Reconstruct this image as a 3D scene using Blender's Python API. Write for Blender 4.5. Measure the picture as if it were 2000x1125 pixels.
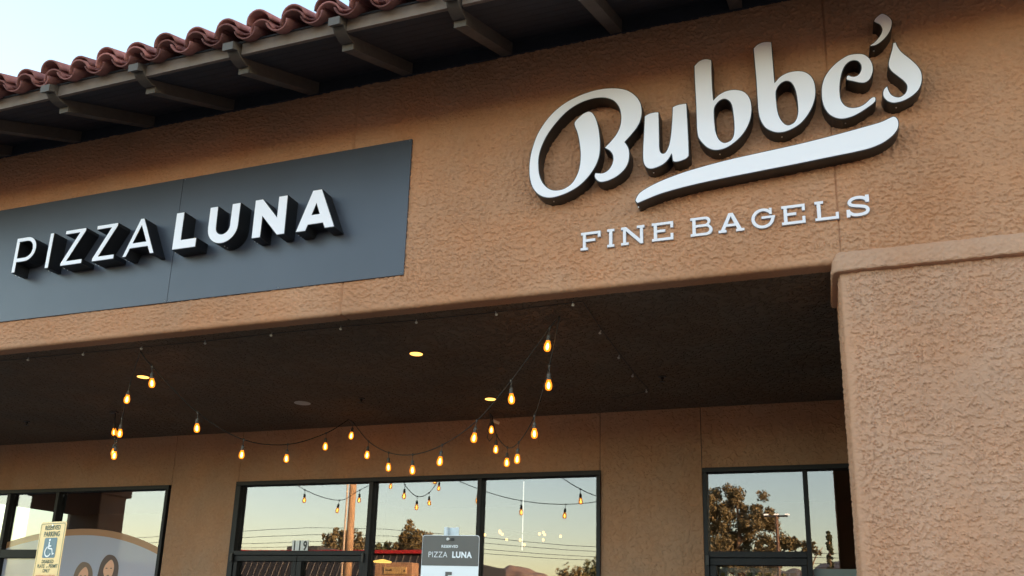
import bpy, math, random
import numpy as np
from mathutils import Matrix, Vector
from mathutils.geometry import tessellate_polygon

random.seed(7)
scene = bpy.context.scene
COL = scene.collection
for o in list(bpy.data.objects):
    bpy.data.objects.remove(o)

# ------------------------------------------------------------------ camera
YAW, PITCH, ROLL, FOCAL = -0.3477688, 0.2580267, 0.0286635, 1682.781
def cam_axes():
    cy, sy, cp, sp = math.cos(YAW), math.sin(YAW), math.cos(PITCH), math.sin(PITCH)
    f = Vector((sy*cp, cy*cp, sp)); r = Vector((cy, -sy, 0)); u = r.cross(f)
    c, s = math.cos(ROLL), math.sin(ROLL)
    return c*r + s*u, -s*r + c*u, f
R_, U_, F_ = cam_axes()
cd = bpy.data.cameras.new('camera'); cam = bpy.data.objects.new('camera', cd); COL.objects.link(cam)
cam.matrix_world = Matrix(((R_.x, U_.x, -F_.x, 0), (R_.y, U_.y, -F_.y, -5.4), (R_.z, U_.z, -F_.z, 1.5), (0, 0, 0, 1)))
cd.sensor_width = 36; cd.lens = 36*FOCAL/2000; cd.shift_y = 207.5/2000
cd.clip_start = .05; cd.clip_end = 8000
scene.camera = cam

# ------------------------------------------------------------------ sky, sun, exposure
SUN_EL, SUN_AZ = math.radians(9), math.radians(62)       # sun low behind the building, azimuth from +y towards +x
w = bpy.data.worlds.new('World'); scene.world = w; w.use_nodes = True
nt = w.node_tree; nt.nodes.clear()
sky = nt.nodes.new('ShaderNodeTexSky'); sky.sky_type = 'NISHITA'; sky.sun_disc = False
sky.sun_elevation = SUN_EL; sky.sun_rotation = SUN_AZ
sky.air_density = 1.0; sky.dust_density = 1.0; sky.ozone_density = 0.3
bg = nt.nodes.new('ShaderNodeBackground'); bg.inputs[1].default_value = .15
out = nt.nodes.new('ShaderNodeOutputWorld')
nt.links.new(sky.outputs[0], bg.inputs[0]); nt.links.new(bg.outputs[0], out.inputs[0])
sd = bpy.data.lights.new('sun', 'SUN'); sun = bpy.data.objects.new('sun', sd); COL.objects.link(sun)
sd.energy = 3.4; sd.angle = math.radians(.5); sd.color = (1, .64, .36)
sdir = Vector((math.sin(SUN_AZ)*math.cos(SUN_EL), math.cos(SUN_AZ)*math.cos(SUN_EL), math.sin(SUN_EL)))
sun.rotation_euler = sdir.to_track_quat('Z', 'Y').to_euler()
vs = scene.view_settings
vs.view_transform = 'Standard'; vs.look = 'None'; vs.gamma = 1; vs.use_curve_mapping = False
vs.exposure = 2.55
scene.render.engine = 'CYCLES'
scene.cycles.max_bounces = 10; scene.cycles.transparent_max_bounces = 12; scene.cycles.glossy_bounces = 5

# ------------------------------------------------------------------ material helpers
MATS = {}
def material(name):
    m = bpy.data.materials.new(name); m.use_nodes = True
    t = m.node_tree; b = t.nodes['Principled BSDF']; MATS[name] = m
    return m, t, b
def plain(name, col, rough=.6, metal=0., vary=.0, scale=8., bump=0., bscale=60., spec=.5, objrand=0.):
    m, t, b = material(name)
    b.inputs['Roughness'].default_value = rough; b.inputs['Metallic'].default_value = metal
    b.inputs['Specular IOR Level'].default_value = spec
    b.inputs['Base Color'].default_value = (*col, 1)
    last = None
    tc = t.nodes.new('ShaderNodeTexCoord')
    if vary:
        n = t.nodes.new('ShaderNodeTexNoise'); n.inputs['Scale'].default_value = scale; n.inputs['Detail'].default_value = 6
        t.links.new(tc.outputs['Object'], n.inputs['Vector'])
        r = t.nodes.new('ShaderNodeMapRange'); r.inputs[1].default_value = .3; r.inputs[2].default_value = .7
        r.inputs[3].default_value = 1-vary; r.inputs[4].default_value = 1+vary
        t.links.new(n.outputs['Fac'], r.inputs[0]); last = r.outputs[0]
    if objrand:
        oi = t.nodes.new('ShaderNodeObjectInfo')
        r = t.nodes.new('ShaderNodeMapRange'); r.inputs[3].default_value = 1-objrand; r.inputs[4].default_value = 1+objrand
        t.links.new(oi.outputs['Random'], r.inputs[0])
        if last is None: last = r.outputs[0]
        else:
            mm = t.nodes.new('ShaderNodeMath'); mm.operation = 'MULTIPLY'
            t.links.new(last, mm.inputs[0]); t.links.new(r.outputs[0], mm.inputs[1]); last = mm.outputs[0]
    if last is not None:
        v = t.nodes.new('ShaderNodeVectorMath'); v.operation = 'SCALE'; v.inputs[0].default_value = col
        t.links.new(last, v.inputs['Scale']); t.links.new(v.outputs[0], b.inputs['Base Color'])
    if bump:
        n2 = t.nodes.new('ShaderNodeTexNoise'); n2.inputs['Scale'].default_value = bscale; n2.inputs['Detail'].default_value = 5
        t.links.new(tc.outputs['Object'], n2.inputs['Vector'])
        bp = t.nodes.new('ShaderNodeBump'); bp.inputs['Strength'].default_value = 1; bp.inputs['Distance'].default_value = bump
        t.links.new(n2.outputs['Fac'], bp.inputs['Height']); t.links.new(bp.outputs[0], b.inputs['Normal'])
    return m
def glow(name, col, strength):
    m, t, b = material(name)
    b.inputs['Base Color'].default_value = (*col, 1)
    b.inputs['Emission Color'].default_value = (*col, 1); b.inputs['Emission Strength'].default_value = strength
    return m

def stucco(name, col, fine=.0012, coarse=0., mottle=.10, streak=False):
    """painted lace stucco: slight colour mottling, fine sand bump, optional trowel relief as bump"""
    m, t, b = material(name)
    b.inputs['Roughness'].default_value = .85; b.inputs['Specular IOR Level'].default_value = .25
    tc = t.nodes.new('ShaderNodeTexCoord')
    def noise(scale, detail, dist=0., vec=None):
        n = t.nodes.new('ShaderNodeTexNoise'); n.inputs['Scale'].default_value = scale
        n.inputs['Detail'].default_value = detail; n.inputs['Distortion'].default_value = dist
        t.links.new(vec or tc.outputs['Object'], n.inputs['Vector']); return n.outputs['Fac']
    def rng(s, a, c, lo, hi):
        r = t.nodes.new('ShaderNodeMapRange'); r.inputs[1].default_value = a; r.inputs[2].default_value = c
        r.inputs[3].default_value = lo; r.inputs[4].default_value = hi; t.links.new(s, r.inputs[0]); return r.outputs[0]
    a = rng(noise(1.1, 5), .3, .7, 1-mottle, 1+mottle)
    c = rng(noise(34, 4), .3, .7, 1-mottle*.55, 1+mottle*.55)
    mu = t.nodes.new('ShaderNodeMath'); mu.operation = 'MULTIPLY'; t.links.new(a, mu.inputs[0]); t.links.new(c, mu.inputs[1])
    mx = t.nodes.new('ShaderNodeMix'); mx.data_type = 'RGBA'
    mx.inputs['A'].default_value = (col[0]*1.02, col[1]*.97, col[2]*.93, 1); mx.inputs['B'].default_value = (col[0]*.98, col[1]*1.03, col[2]*1.09, 1)
    t.links.new(rng(noise(2.3, 3), .35, .65, 0, 1), mx.inputs['Factor'])
    v = t.nodes.new('ShaderNodeVectorMath'); v.operation = 'SCALE'
    t.links.new(mx.outputs['Result'], v.inputs[0]); t.links.new(mu.outputs[0], v.inputs['Scale'])
    mp2 = t.nodes.new('ShaderNodeMapping'); mp2.inputs['Scale'].default_value = (5.5, 5.5, .55)
    t.links.new(tc.outputs['Object'], mp2.inputs['Vector'])
    st = rng(noise(1.0, 5, .3, mp2.outputs[0]), .58, .76, 1.0, .92)          # faint run marks
    v2 = t.nodes.new('ShaderNodeVectorMath'); v2.operation = 'SCALE'
    t.links.new(v.outputs[0], v2.inputs[0]); t.links.new(st, v2.inputs['Scale'])
    t.links.new(v2.outputs[0], b.inputs['Base Color'])
    h = noise(170, 4)
    sc = t.nodes.new('ShaderNodeMath'); sc.operation = 'MULTIPLY'; sc.inputs[1].default_value = fine; t.links.new(h, sc.inputs[0]); hh = sc.outputs[0]
    if coarse:
        vec = None
        if streak:
            mp = t.nodes.new('ShaderNodeMapping'); mp.inputs['Scale'].default_value = (1, 1, .45)
            t.links.new(tc.outputs['Object'], mp.inputs['Vector']); vec = mp.outputs[0]
        p = rng(noise(21, 6, .25, vec), .47, .60, 0, coarse)
        ad = t.nodes.new('ShaderNodeMath'); t.links.new(hh, ad.inputs[0]); t.links.new(p, ad.inputs[1]); hh = ad.outputs[0]
    bp = t.nodes.new('ShaderNodeBump'); bp.inputs['Distance'].default_value = 1; bp.inputs['Strength'].default_value = 1
    t.links.new(hh, bp.inputs['Height']); t.links.new(bp.outputs[0], b.inputs['Normal'])
    return m

def glass(name, refl=.122, tint=(.62, .64, .64), wav=.00035):
    """solar-control glazing: coated pane, mirror-like outside, dim view through"""
    m, t, b = material(name); t.nodes.remove(b)
    o = t.nodes['Material Output']
    g = t.nodes.new('ShaderNodeBsdfGlossy'); g.inputs['Color'].default_value = (1, .93, .97, 1); g.inputs['Roughness'].default_value = 0
    tr = t.nodes.new('ShaderNodeBsdfTransparent'); tr.inputs['Color'].default_value = (*tint, 1)
    mx = t.nodes.new('ShaderNodeMixShader'); mx.inputs[0].default_value = refl
    tc = t.nodes.new('ShaderNodeTexCoord')
    n = t.nodes.new('ShaderNodeTexNoise'); n.inputs['Scale'].default_value = 1.3; n.inputs['Detail'].default_value = 1.5
    t.links.new(tc.outputs['Object'], n.inputs['Vector'])
    bp = t.nodes.new('ShaderNodeBump'); bp.inputs['Distance'].default_value = wav; bp.inputs['Strength'].default_value = 1
    t.links.new(n.outputs['Fac'], bp.inputs['Height']); t.links.new(bp.outputs[0], g.inputs['Normal'])
    t.links.new(tr.outputs[0], mx.inputs[1]); t.links.new(g.outputs[0], mx.inputs[2]); t.links.new(mx.outputs[0], o.inputs[0])
    return m

TAN = (.50, .252, .142)
stucco('stucco_relief', TAN)
stucco('stucco_pillar', (.50, .278, .178))
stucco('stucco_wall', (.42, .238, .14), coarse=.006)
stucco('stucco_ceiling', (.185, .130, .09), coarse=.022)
plain('sign_panel', (.056, .061, .084), .38, vary=.10, scale=1.3, spec=.5)
plain('letter_face', (.92, .865, .92), .16, spec=.5)
plain('letter_face_flat', (.84, .79, .86), .35)
plain('letter_return', (.012, .012, .015), .38)
plain('letter_edge_grey', (.42, .44, .50), .4)
plain('screw', (.6, .6, .6), .3, metal=1)
plain('fascia_paint', (.185, .135, .11), .7, vary=.12, scale=14, bump=.001, bscale=40)
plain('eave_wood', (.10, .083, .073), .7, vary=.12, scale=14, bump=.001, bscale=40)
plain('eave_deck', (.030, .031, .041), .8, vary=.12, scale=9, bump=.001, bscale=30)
plain('terracotta', (.30, .122, .112), .88, vary=.16, scale=22, bump=.0015, bscale=120, spec=.2, objrand=.35)
plain('terracotta_old', (.22, .095, .09), .9, vary=.18, scale=18, bump=.0015, bscale=120, spec=.2, objrand=.35)
plain('bronze_frame', (.012, .012, .0135), .5, vary=.1, scale=5, spec=.3)
plain('cable_black', (.035, .033, .032), .55)
plain('socket_black', (.085, .078, .074), .5)
plain('hook_white', (.62, .60, .56), .4)
plain('fixture_white', (.68, .66, .62), .45)
plain('sprinkler_dark', (.03, .028, .026), .5)
plain('sign_cream', (.86, .57, .25), .32, vary=.05, scale=12)
plain('sign_green', (.035, .085, .065), .5)
plain('sign_blue', (.035, .13, .20), .4)
plain('sign_white', (.82, .83, .85), .4)
plain('sign_red', (.55, .07, .05), .5)
plain('sign_grey', (.115, .105, .095), .4, vary=.05)
plain('sign_darkgrey', (.05, .05, .055), .5)
plain('galvanised', (.50, .54, .58), .38, metal=.7, vary=.12, scale=30)
plain('asphalt', (.045, .044, .043), .9, vary=.2, scale=1.5)
plain('concrete', (.15, .14, .13), .85, vary=.12, scale=2.5)
plain('dark_room', (.035, .033, .032), .9)
plain('room_floor', (.05, .045, .04), .7)
plain('plaster_back', (.36, .25, .17), .9)
plain('pole_wood', (.50, .33, .19), .85, vary=.2, scale=4)
plain('conduit', (.66, .55, .42), .5)
plain('red_metal', (.42, .022, .022), .4)
plain('dark_metal_roof', (.035, .034, .035), .5)
plain('rib_metal', (.07, .07, .073), .4)
plain('sandy_block', (.45, .27, .15), .85, vary=.1)
plain('plaque_gold', (.62, .42, .17), .5)
plain('ink_dark', (.05, .035, .03), .6)
plain('mountain_rock', (.33, .235, .19), 1, vary=.2, scale=.012)
plain('lamp_pole_brown', (.16, .09, .06), .6)
plain('bark', (.34, .22, .14), .9, vary=.25, scale=9)
for nm, c in (('leaf_eucalyptus', (.19, .155, .075)), ('leaf_olive', (.21, .165, .07)), ('leaf_green', (.14, .145, .055)), ('leaf_cypress', (.085, .09, .04))):
    plain(nm, c, .6, vary=.35, scale=3.5)
glow('downlight_glow', (1, .44, .09), .62)
glow('filament_glow', (1, .60, .22), 7)
glow('globe_glow', (1, .45, .12), .9)
glow('tube_glow', (1, .9, .75), .28)
glow('fixture_glow', (1, .58, .12), .7)
glow('lot_lamp_glow', (1, .93, .78), .6)
glass('storefront_glass')
glass('door_glass', refl=.105)
def amber():
    m, t, b = material('amber_glass'); t.nodes.remove(b); o = t.nodes['Material Output']
    e = t.nodes.new('ShaderNodeEmission'); e.inputs[0].default_value = (1, .27, .02, 1); e.inputs[1].default_value = .55
    tr = t.nodes.new('ShaderNodeBsdfTransparent'); tr.inputs[0].default_value = (1, .72, .32, 1)
    gl = t.nodes.new('ShaderNodeBsdfGlossy'); gl.inputs['Roughness'].default_value = .05
    m1 = t.nodes.new('ShaderNodeMixShader'); m1.inputs[0].default_value = .45
    m2 = t.nodes.new('ShaderNodeMixShader'); m2.inputs[0].default_value = .05
    t.links.new(tr.outputs[0], m1.inputs[1]); t.links.new(e.outputs[0], m1.inputs[2])
    t.links.new(m1.outputs[0], m2.inputs[1]); t.links.new(gl.outputs[0], m2.inputs[2]); t.links.new(m2.outputs[0], o.inputs[0])
amber()
def film(name, col, opac):
    m, t, b = material(name); o = t.nodes['Material Output']
    b.inputs['Base Color'].default_value = (*col, 1); b.inputs['Roughness'].default_value = .5
    tr = t.nodes.new('ShaderNodeBsdfTransparent'); mx = t.nodes.new('ShaderNodeMixShader'); mx.inputs[0].default_value = opac
    t.links.new(tr.outputs[0], mx.inputs[1]); t.links.new(b.outputs[0], mx.inputs[2]); t.links.new(mx.outputs[0], o.inputs[0])
film('print_lavender', (.60, .60, .72), .72); film('print_orange', (.55, .27, .13), .75)
film('print_hair_light', (.24, .15, .10), .85); film('print_hair_dark', (.12, .065, .05), .88); film('print_skin', (.86, .45, .28), .95)
film('frosted', (.30, .36, .34), .6)
for nm, c in (('box_red', (.5, .1, .06)), ('box_orange', (.6, .25, .08)), ('box_green', (.12, .25, .1)), ('box_white', (.7, .68, .62)), ('box_yellow', (.6, .45, .12))): plain(nm, c, .6)

# ------------------------------------------------------------------ object helpers
ORG = {}
def tag(o, label=None, cat=None, group=None, kind=None):
    if label: o['label'] = label
    if cat: o['category'] = cat
    if group: o['group'] = group
    if kind: o['kind'] = kind
    return o
def empty(name, loc, label, cat, group=None, parent=None):
    o = bpy.data.objects.new(name, None); COL.objects.link(o); o.empty_display_size = .1
    o.location = loc; ORG[o] = Vector(loc)
    return tag(o, label, cat, group)
def link(o, parent):
    COL.objects.link(o)
    if parent is not None:
        o.parent = parent; ORG[o] = ORG.get(parent, Vector()).copy()
    else: ORG[o] = Vector()
    return o
def mesh_data(name, V, F, mat, smooth=False, sub=None):
    me = bpy.data.meshes.new(name); me.from_pydata([tuple(v) for v in V], [], F)
    me.materials.append(MATS[mat])
    if smooth: me.polygons.foreach_set('use_smooth', [True]*len(me.polygons))
    me.update(); return me
def make(name, V, F, mat, parent=None, smooth=False):
    """world-coordinate vertices; stored relative to the thing's base"""
    o0 = ORG.get(parent, Vector()) if parent is not None else Vector()
    me = mesh_data(name, [(v[0]-o0.x, v[1]-o0.y, v[2]-o0.z) for v in V], F, mat, smooth)
    return link(bpy.data.objects.new(name, me), parent)
def place(name, me, parent, loc, rot=(0, 0, 0), scale=(1, 1, 1)):
    """an object sharing mesh data, world location"""
    o = bpy.data.objects.new(name, me); COL.objects.link(o)
    if parent is not None: o.parent = parent; b = ORG[parent]
    else: b = Vector()
    o.location = Vector(loc)-b; o.rotation_euler = rot; o.scale = scale
    return o
class MB:
    def __init__(s): s.V = []; s.F = []
    def add(s, V, F):
        n = len(s.V); s.V += [tuple(v) for v in V]; s.F += [tuple(i+n for i in f) for f in F]; return s
    def box(s, a, b, bev=0.):
        x0, y0, z0 = a; x1, y1, z1 = b
        if not bev:
            return s.add([(x0,y0,z0),(x1,y0,z0),(x1,y1,z0),(x0,y1,z0),(x0,y0,z1),(x1,y0,z1),(x1,y1,z1),(x0,y1,z1)],
                         [(0,3,2,1),(4,5,6,7),(0,1,5,4),(1,2,6,5),(2,3,7,6),(3,0,4,7)])
        import bmesh
        bm = bmesh.new(); bmesh.ops.create_cube(bm, size=1)
        for v in bm.verts: v.co = Vector(((x0+x1)/2+v.co.x*(x1-x0), (y0+y1)/2+v.co.y*(y1-y0), (z0+z1)/2+v.co.z*(z1-z0)))
        bmesh.ops.bevel(bm, geom=list(bm.edges), offset=bev, segments=1, affect='EDGES')
        bm.verts.index_update(); s.add([v.co[:] for v in bm.verts], [[v.index for v in f.verts] for f in bm.faces]); bm.free(); return s
    def tube(s, pts, r, n=6, caps=True):
        pts = [Vector(p) for p in pts]; rs = r if isinstance(r, (list, tuple)) else [r]*len(pts)
        V = []; ref = None
        for i, p in enumerate(pts):
            d = (pts[min(i+1, len(pts)-1)]-pts[max(i-1, 0)]).normalized()
            if ref is None:
                a = Vector((0, 0, 1)) if abs(d.z) < .9 else Vector((1, 0, 0)); ref = d.cross(a).normalized()
            ref = (ref - d*ref.dot(d)).normalized(); q = d.cross(ref)
            for k in range(n):
                an = 2*math.pi*k/n; V.append(p+(ref*math.cos(an)+q*math.sin(an))*rs[i])
        F = []
        for i in range(len(pts)-1):
            for k in range(n):
                a, b = i*n+k, i*n+(k+1) % n; F.append((a, b, b+n, a+n))
        if caps: F.append(tuple(range(n-1, -1, -1))); F.append(tuple(range((len(pts)-1)*n, len(pts)*n)))
        return s.add(V, F)
    def lathe(s, c, prof, n=14):
        V = []; F = []
        for r, z in prof:
            for k in range(n):
                an = 2*math.pi*k/n; V.append((c[0]+r*math.cos(an), c[1]+r*math.sin(an), c[2]+z))
        for i in range(len(prof)-1):
            for k in range(n):
                a, b = i*n+k, i*n+(k+1) % n; F.append((a, b, b+n, a+n))
        F.append(tuple(range(n-1, -1, -1))); F.append(tuple(range((len(prof)-1)*n, len(prof)*n)))
        return s.add(V, F)
    def prism_x(s, poly, x0, x1):
        """closed (y,z) polygon extruded along x"""
        n = len(poly); V = [(x0, y, z) for y, z in poly]+[(x1, y, z) for y, z in poly]
        F = [(i, (i+1) % n, (i+1) % n+n, i+n) for i in range(n)]
        tri = tessellate_polygon([[Vector((y, z, 0)) for y, z in poly]])
        F += [tuple(t) for t in tri]+[tuple(i+n for i in reversed(t)) for t in tri]
        return s.add(V, F)
    def make(s, name, mat, parent=None, smooth=False): return make(name, s.V, s.F, mat, parent, smooth)

def crom(P, seg=5):
    """closed Catmull-Rom through P; points with a third entry are corners"""
    n = len(P); out = []
    for i in range(n):
        p0, p1, p2, p3 = P[(i-1) % n], P[i], P[(i+1) % n], P[(i+2) % n]
        if len(p1) == 3: p0 = p1
        if len(p2) == 3: p3 = p2
        for k in range(seg):
            t = k/seg
            out.append(tuple(.5*((2*p1[j])+(p2[j]-p0[j])*t+(2*p0[j]-5*p1[j]+4*p2[j]-p3[j])*t*t+(3*p1[j]-p0[j]-3*p2[j]+p3[j])*t**3) for j in (0, 1)))
    return out
def area(P): return .5*sum(P[i][0]*P[(i+1) % len(P)][1]-P[(i+1) % len(P)][0]*P[i][1] for i in range(len(P)))
def inset(P, d):
    """move each vertex inwards (outline counter-clockwise) / outwards for holes (clockwise)"""
    n = len(P); out = []
    for i in range(n):
        a, b, c = Vector(P[i-1]), Vector(P[i]), Vector(P[(i+1) % n])
        e1 = (b-a); e2 = (c-b)
        if e1.length < 1e-6 or e2.length < 1e-6: out.append(tuple(b)); continue
        e1.normalize(); e2.normalize()
        n1 = Vector((-e1.y, e1.x)); n2 = Vector((-e2.y, e2.x)); m = n1+n2
        if m.length < .3: m = n1
        m.normalize(); k = d/max(.45, m.dot(n1)); out.append((b.x+m.x*k, b.y+m.y*k))
    return out
def orient(polys):
    res = []
    for i, P in enumerate(polys):
        ccw = area(P) > 0
        if (i == 0) != ccw: P = P[::-1]
        res.append(P)
    return res
def face_only(polys, y):
    flat = [p for P in polys for p in P]
    tri = tessellate_polygon([[Vector((a, b, 0)) for a, b in P] for P in polys])
    V = [(a, y, b) for a, b in flat]; F = []
    for t in tri:
        a, b, c = (flat[i] for i in t)
        cr = (b[0]-a[0])*(c[1]-a[1])-(b[1]-a[1])*(c[0]-a[0])
        if abs(cr) < 1e-12: continue
        F.append(tuple(t) if cr > 0 else tuple(reversed(t)))       # normal towards -y
    return V, F
def solid(polys, y_back, y_front):
    V, F = face_only(polys, y_front); n = len(V)
    V = V+[(x, y_back, z) for x, _, z in V]
    F += [tuple(i+n for i in reversed(f)) for f in F]
    k = 0
    for P in polys:
        m = len(P)
        for i in range(m): a, b = k+i, k+(i+1) % m; F.append((b, a, a+n, b+n))
        k += m
    return V, F
def arc(cx, cz, rx, rz, a0, a1, n=10):
    return [(cx+rx*math.cos(math.radians(a0+(a1-a0)*i/n)), cz+rz*math.sin(math.radians(a0+(a1-a0)*i/n))) for i in range(n+1)]

# ---- numpy gradient noise
class Noise:
    def __init__(s, seed):
        r = np.random.RandomState(seed); s.p = r.permutation(512); s.p = np.concatenate([s.p, s.p, s.p])
        a = r.rand(512)*2*np.pi; s.g = np.stack([np.cos(a), np.sin(a)], 1)
    def __call__(s, x, y):
        xi = np.floor(x).astype(int); yi = np.floor(y).astype(int); xf = x-xi; yf = y-yi
        def gr(ix, iy, dx, dy):
            h = s.p[(s.p[ix & 511]+iy) & 511]; g = s.g[h]; return g[..., 0]*dx+g[..., 1]*dy
        u = xf**3*(xf*(xf*6-15)+10); v = yf**3*(yf*(yf*6-15)+10)
        a = gr(xi, yi, xf, yf); b = gr(xi+1, yi, xf-1, yf); c = gr(xi, yi+1, xf, yf-1); d = gr(xi+1, yi+1, xf-1, yf-1)
        return (a+(b-a)*u)+((c+(d-c)*u)-(a+(b-a)*u))*v
N1, N2, N3, N4, N5 = (Noise(k) for k in (3, 11, 23, 31, 47))
def sstep(a, b, x):
    t = np.clip((x-a)/(b-a), 0, 1); return t*t*(3-2*t)
def lace(u, v):
    """skip-trowelled stucco: ragged flat plateaus with sharp edges over a sandy base (metres)"""
    wu = u+.014*N1(u*19, v*19); wv = v+.014*N2(u*19+7, v*19)
    n = N3(wu*29, wv*36)+.62*N4(wu*66, wv*74)+.40*N5(wu*130, wv*138)
    th = .10+.42*N2(u*1.7+5, v*1.9)+.25*N3(u*4.3, v*4.9)                        # some areas trowelled flatter
    p1 = sstep(th-.015, th+.035, n)
    m = N5(wu*52+9, wv*59)+.6*N1(wu*110, wv*118)
    p2 = sstep(.20, .25, m)
    return (.0080*p1+.0036*p2)+.0009*N4(u*120, v*120)+.003*N1(u*2.1, v*2.3)
def displaced(name, path, us, amp, mat, parent, swap=False, joints=()):
    """path: list of (a, b, na, nb, s): a base point and normal in the profile plane, s the running length.
    swap=False: profile in (y,z) swept along x=us.  swap=True: profile in (x,y) swept along z=us."""
    P = np.array(path); us = np.asarray(us); S, U = np.meshgrid(P[:, 4], us, indexing='ij')
    h = lace(U+3.3, S+1.7)*amp
    if P.shape[1] > 5: h = h*P[:, 5][:, None]
    for j, wd, dp in joints:
        h = np.where(np.abs(U-j) < wd, h*.25-dp, h)
    A = P[:, 0][:, None]+P[:, 2][:, None]*h; B = P[:, 1][:, None]+P[:, 3][:, None]*h
    if swap: co = np.stack([A, B, U], -1)
    else: co = np.stack([U, A, B], -1)
    o0 = ORG[parent]; co = (co-np.array(o0[:])).reshape(-1, 3)
    nr, nc = S.shape; i = np.arange((nr-1)*(nc-1)); r, c = i//(nc-1), i % (nc-1); a = r*nc+c
    q = np.stack([a, a+1, a+nc+1, a+nc], 1)
    if swap: q = q[:, ::-1]
    me = bpy.data.meshes.new(name); me.vertices.add(len(co)); me.vertices.foreach_set('co', co.astype(np.float32).ravel())
    me.loops.add(q.size); me.loops.foreach_set('vertex_index', q.astype(np.int32).ravel())
    me.polygons.add(len(q)); me.polygons.foreach_set('loop_start', np.arange(0, q.size, 4, dtype=np.int32))
    me.polygons.foreach_set('use_smooth', np.ones(len(q), bool))
    me.materials.append(MATS[mat]); me.update(calc_edges=True); me.validate()
    return link(bpy.data.objects.new(name, me), parent)
def text_mesh(body, size, weight=0., align='CENTER', sx=1., spacing=1.):
    c = bpy.data.curves.new('lettering', 'FONT'); c.body = body; c.size = size; c.offset = weight; c.align_x = align
    c.space_character = spacing; c.resolution_u = 3
    o = bpy.data.objects.new('lettering', c); COL.objects.link(o)
    me = bpy.data.meshes.new_from_object(o); bpy.data.objects.remove(o); bpy.data.curves.remove(c)
    for v in me.vertices: v.co.x *= sx
    return me

# ================================================================== the ground
def sheet(name, x0, x1, y0, y1, z, mat, label=None):
    o = make(name, [(x0,y0,z),(x1,y0,z),(x1,y1,z),(x0,y1,z)], [(0,1,2,3)], mat); tag(o, kind='structure'); return o
sheet('ground', -4000, 4000, -4000, 4000, -.02, 'asphalt')
tag(MB().box((-16, -1.7, -.1), (9, 3.5, .14)).make('pavement', 'concrete'), kind='structure')

# ================================================================== the building
SOF, WT, SL = 3.735, 5.735, .448          # soffit height, wall top, roof slope
WY = 3.54                                 # shopfront wall
bld = empty('storefront_building', (0, 0, 0), 'tan stucco shop building with tiled eaves and a deep arcade', 'building')
def arange(a, b, d): return np.linspace(a, b, max(2, int(round(abs(b-a)/d))+1))
# -- front wall above the arcade, with a soft bottom arris
path = []; s = 0
for z in arange(WT+.01, SOF+.03, .0052): path.append((0, z, -1, 0, WT-z))
s = path[-1][4]
for k in range(1, 6):
    a = math.radians(90*k/5); path.append((.03-.03*math.cos(a), SOF+.03-.03*math.sin(a), -math.cos(a), -math.sin(a), s+.03*a))
s = path[-1][4]
for y in arange(.037, .13, .008): path.append((y, SOF, 0, -1, s+y-.03))
path = [(*p, .25+.75*min(1., max(0., (p[1]-SOF-.02)/.06))) for p in path]
JT = ((-3.373, .0065, .010), (.218, .0055, .010))
displaced('front_wall', path, arange(-3.0, 1.6, .005), 1., 'stucco_relief', bld, joints=JT)
displaced('front_wall', path, arange(-7.75, -3.0, .009), 1., 'stucco_relief', bld, joints=JT)
MB().box((1.6, .0, SOF), (2.7, .13, WT)).make('front_wall', 'stucco_relief', bld)
MB().box((-16, .0, SOF), (-7.75, .13, WT)).make('front_wall', 'stucco_relief', bld)
MB().box((2.7, .0, SOF), (9, .13, WT)).make('front_wall', 'stucco_relief', bld)
MB().box((-15.9, .14, SOF+.02), (8.9, 12, WT+.2)).make('upper_wall_core', 'plaster_back', bld)  # its unseen depth is put in to stop the low sun
MB().box((-15.9, 9.5, 0), (8.9, 12, SOF+.019)).make('unseen_rear_wall', 'plaster_back', bld)  # out of view, put in to block the sun from behind
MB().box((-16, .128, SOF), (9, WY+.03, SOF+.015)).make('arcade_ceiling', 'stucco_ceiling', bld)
# -- pillar with its moulded band
PX, PD = .2, .62
def lpath(x0, off, rad=.022, xend=1.6, yend=PD, d=.0044):
    """L-shaped plan: inner side (facing -x) from yend to the corner, then the front to xend"""
    p = []; s = 0; xs, ys = x0-off, -off
    for y in arange(yend, ys+rad, d): p.append((xs, y, -1, 0, -y))
    s = p[-1][4]
    for k in range(1, 5):
        a = math.radians(90*k/4); p.append((xs+rad-rad*math.cos(a), ys+rad-rad*math.sin(a), -math.cos(a), -math.sin(a), s+rad*a))
    s = p[-1][4]
    for x in arange(xs+rad+d, xend, d): p.append((x, ys, 0, -1, s+x-xs-rad))
    return [(*q, .3+.7*min(1., max(0., (math.hypot(q[0]-xs, q[1]-ys)-.02)/.04))) for q in p]
displaced('pillar', lpath(PX, .0), arange(1.6, SOF-.005, .0044), .95, 'stucco_pillar', bld, swap=True)
MB().box((PX+.004, .004, .1), (2.7, PD, 1.6)).make('pillar', 'stucco_pillar', bld)
MB().box((PX+.02, PD-.01, 1.6), (2.7, PD, SOF)).box((1.6, .004, 1.6), (2.7, PD-.01, SOF)).make('pillar', 'stucco_pillar', bld)
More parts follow.
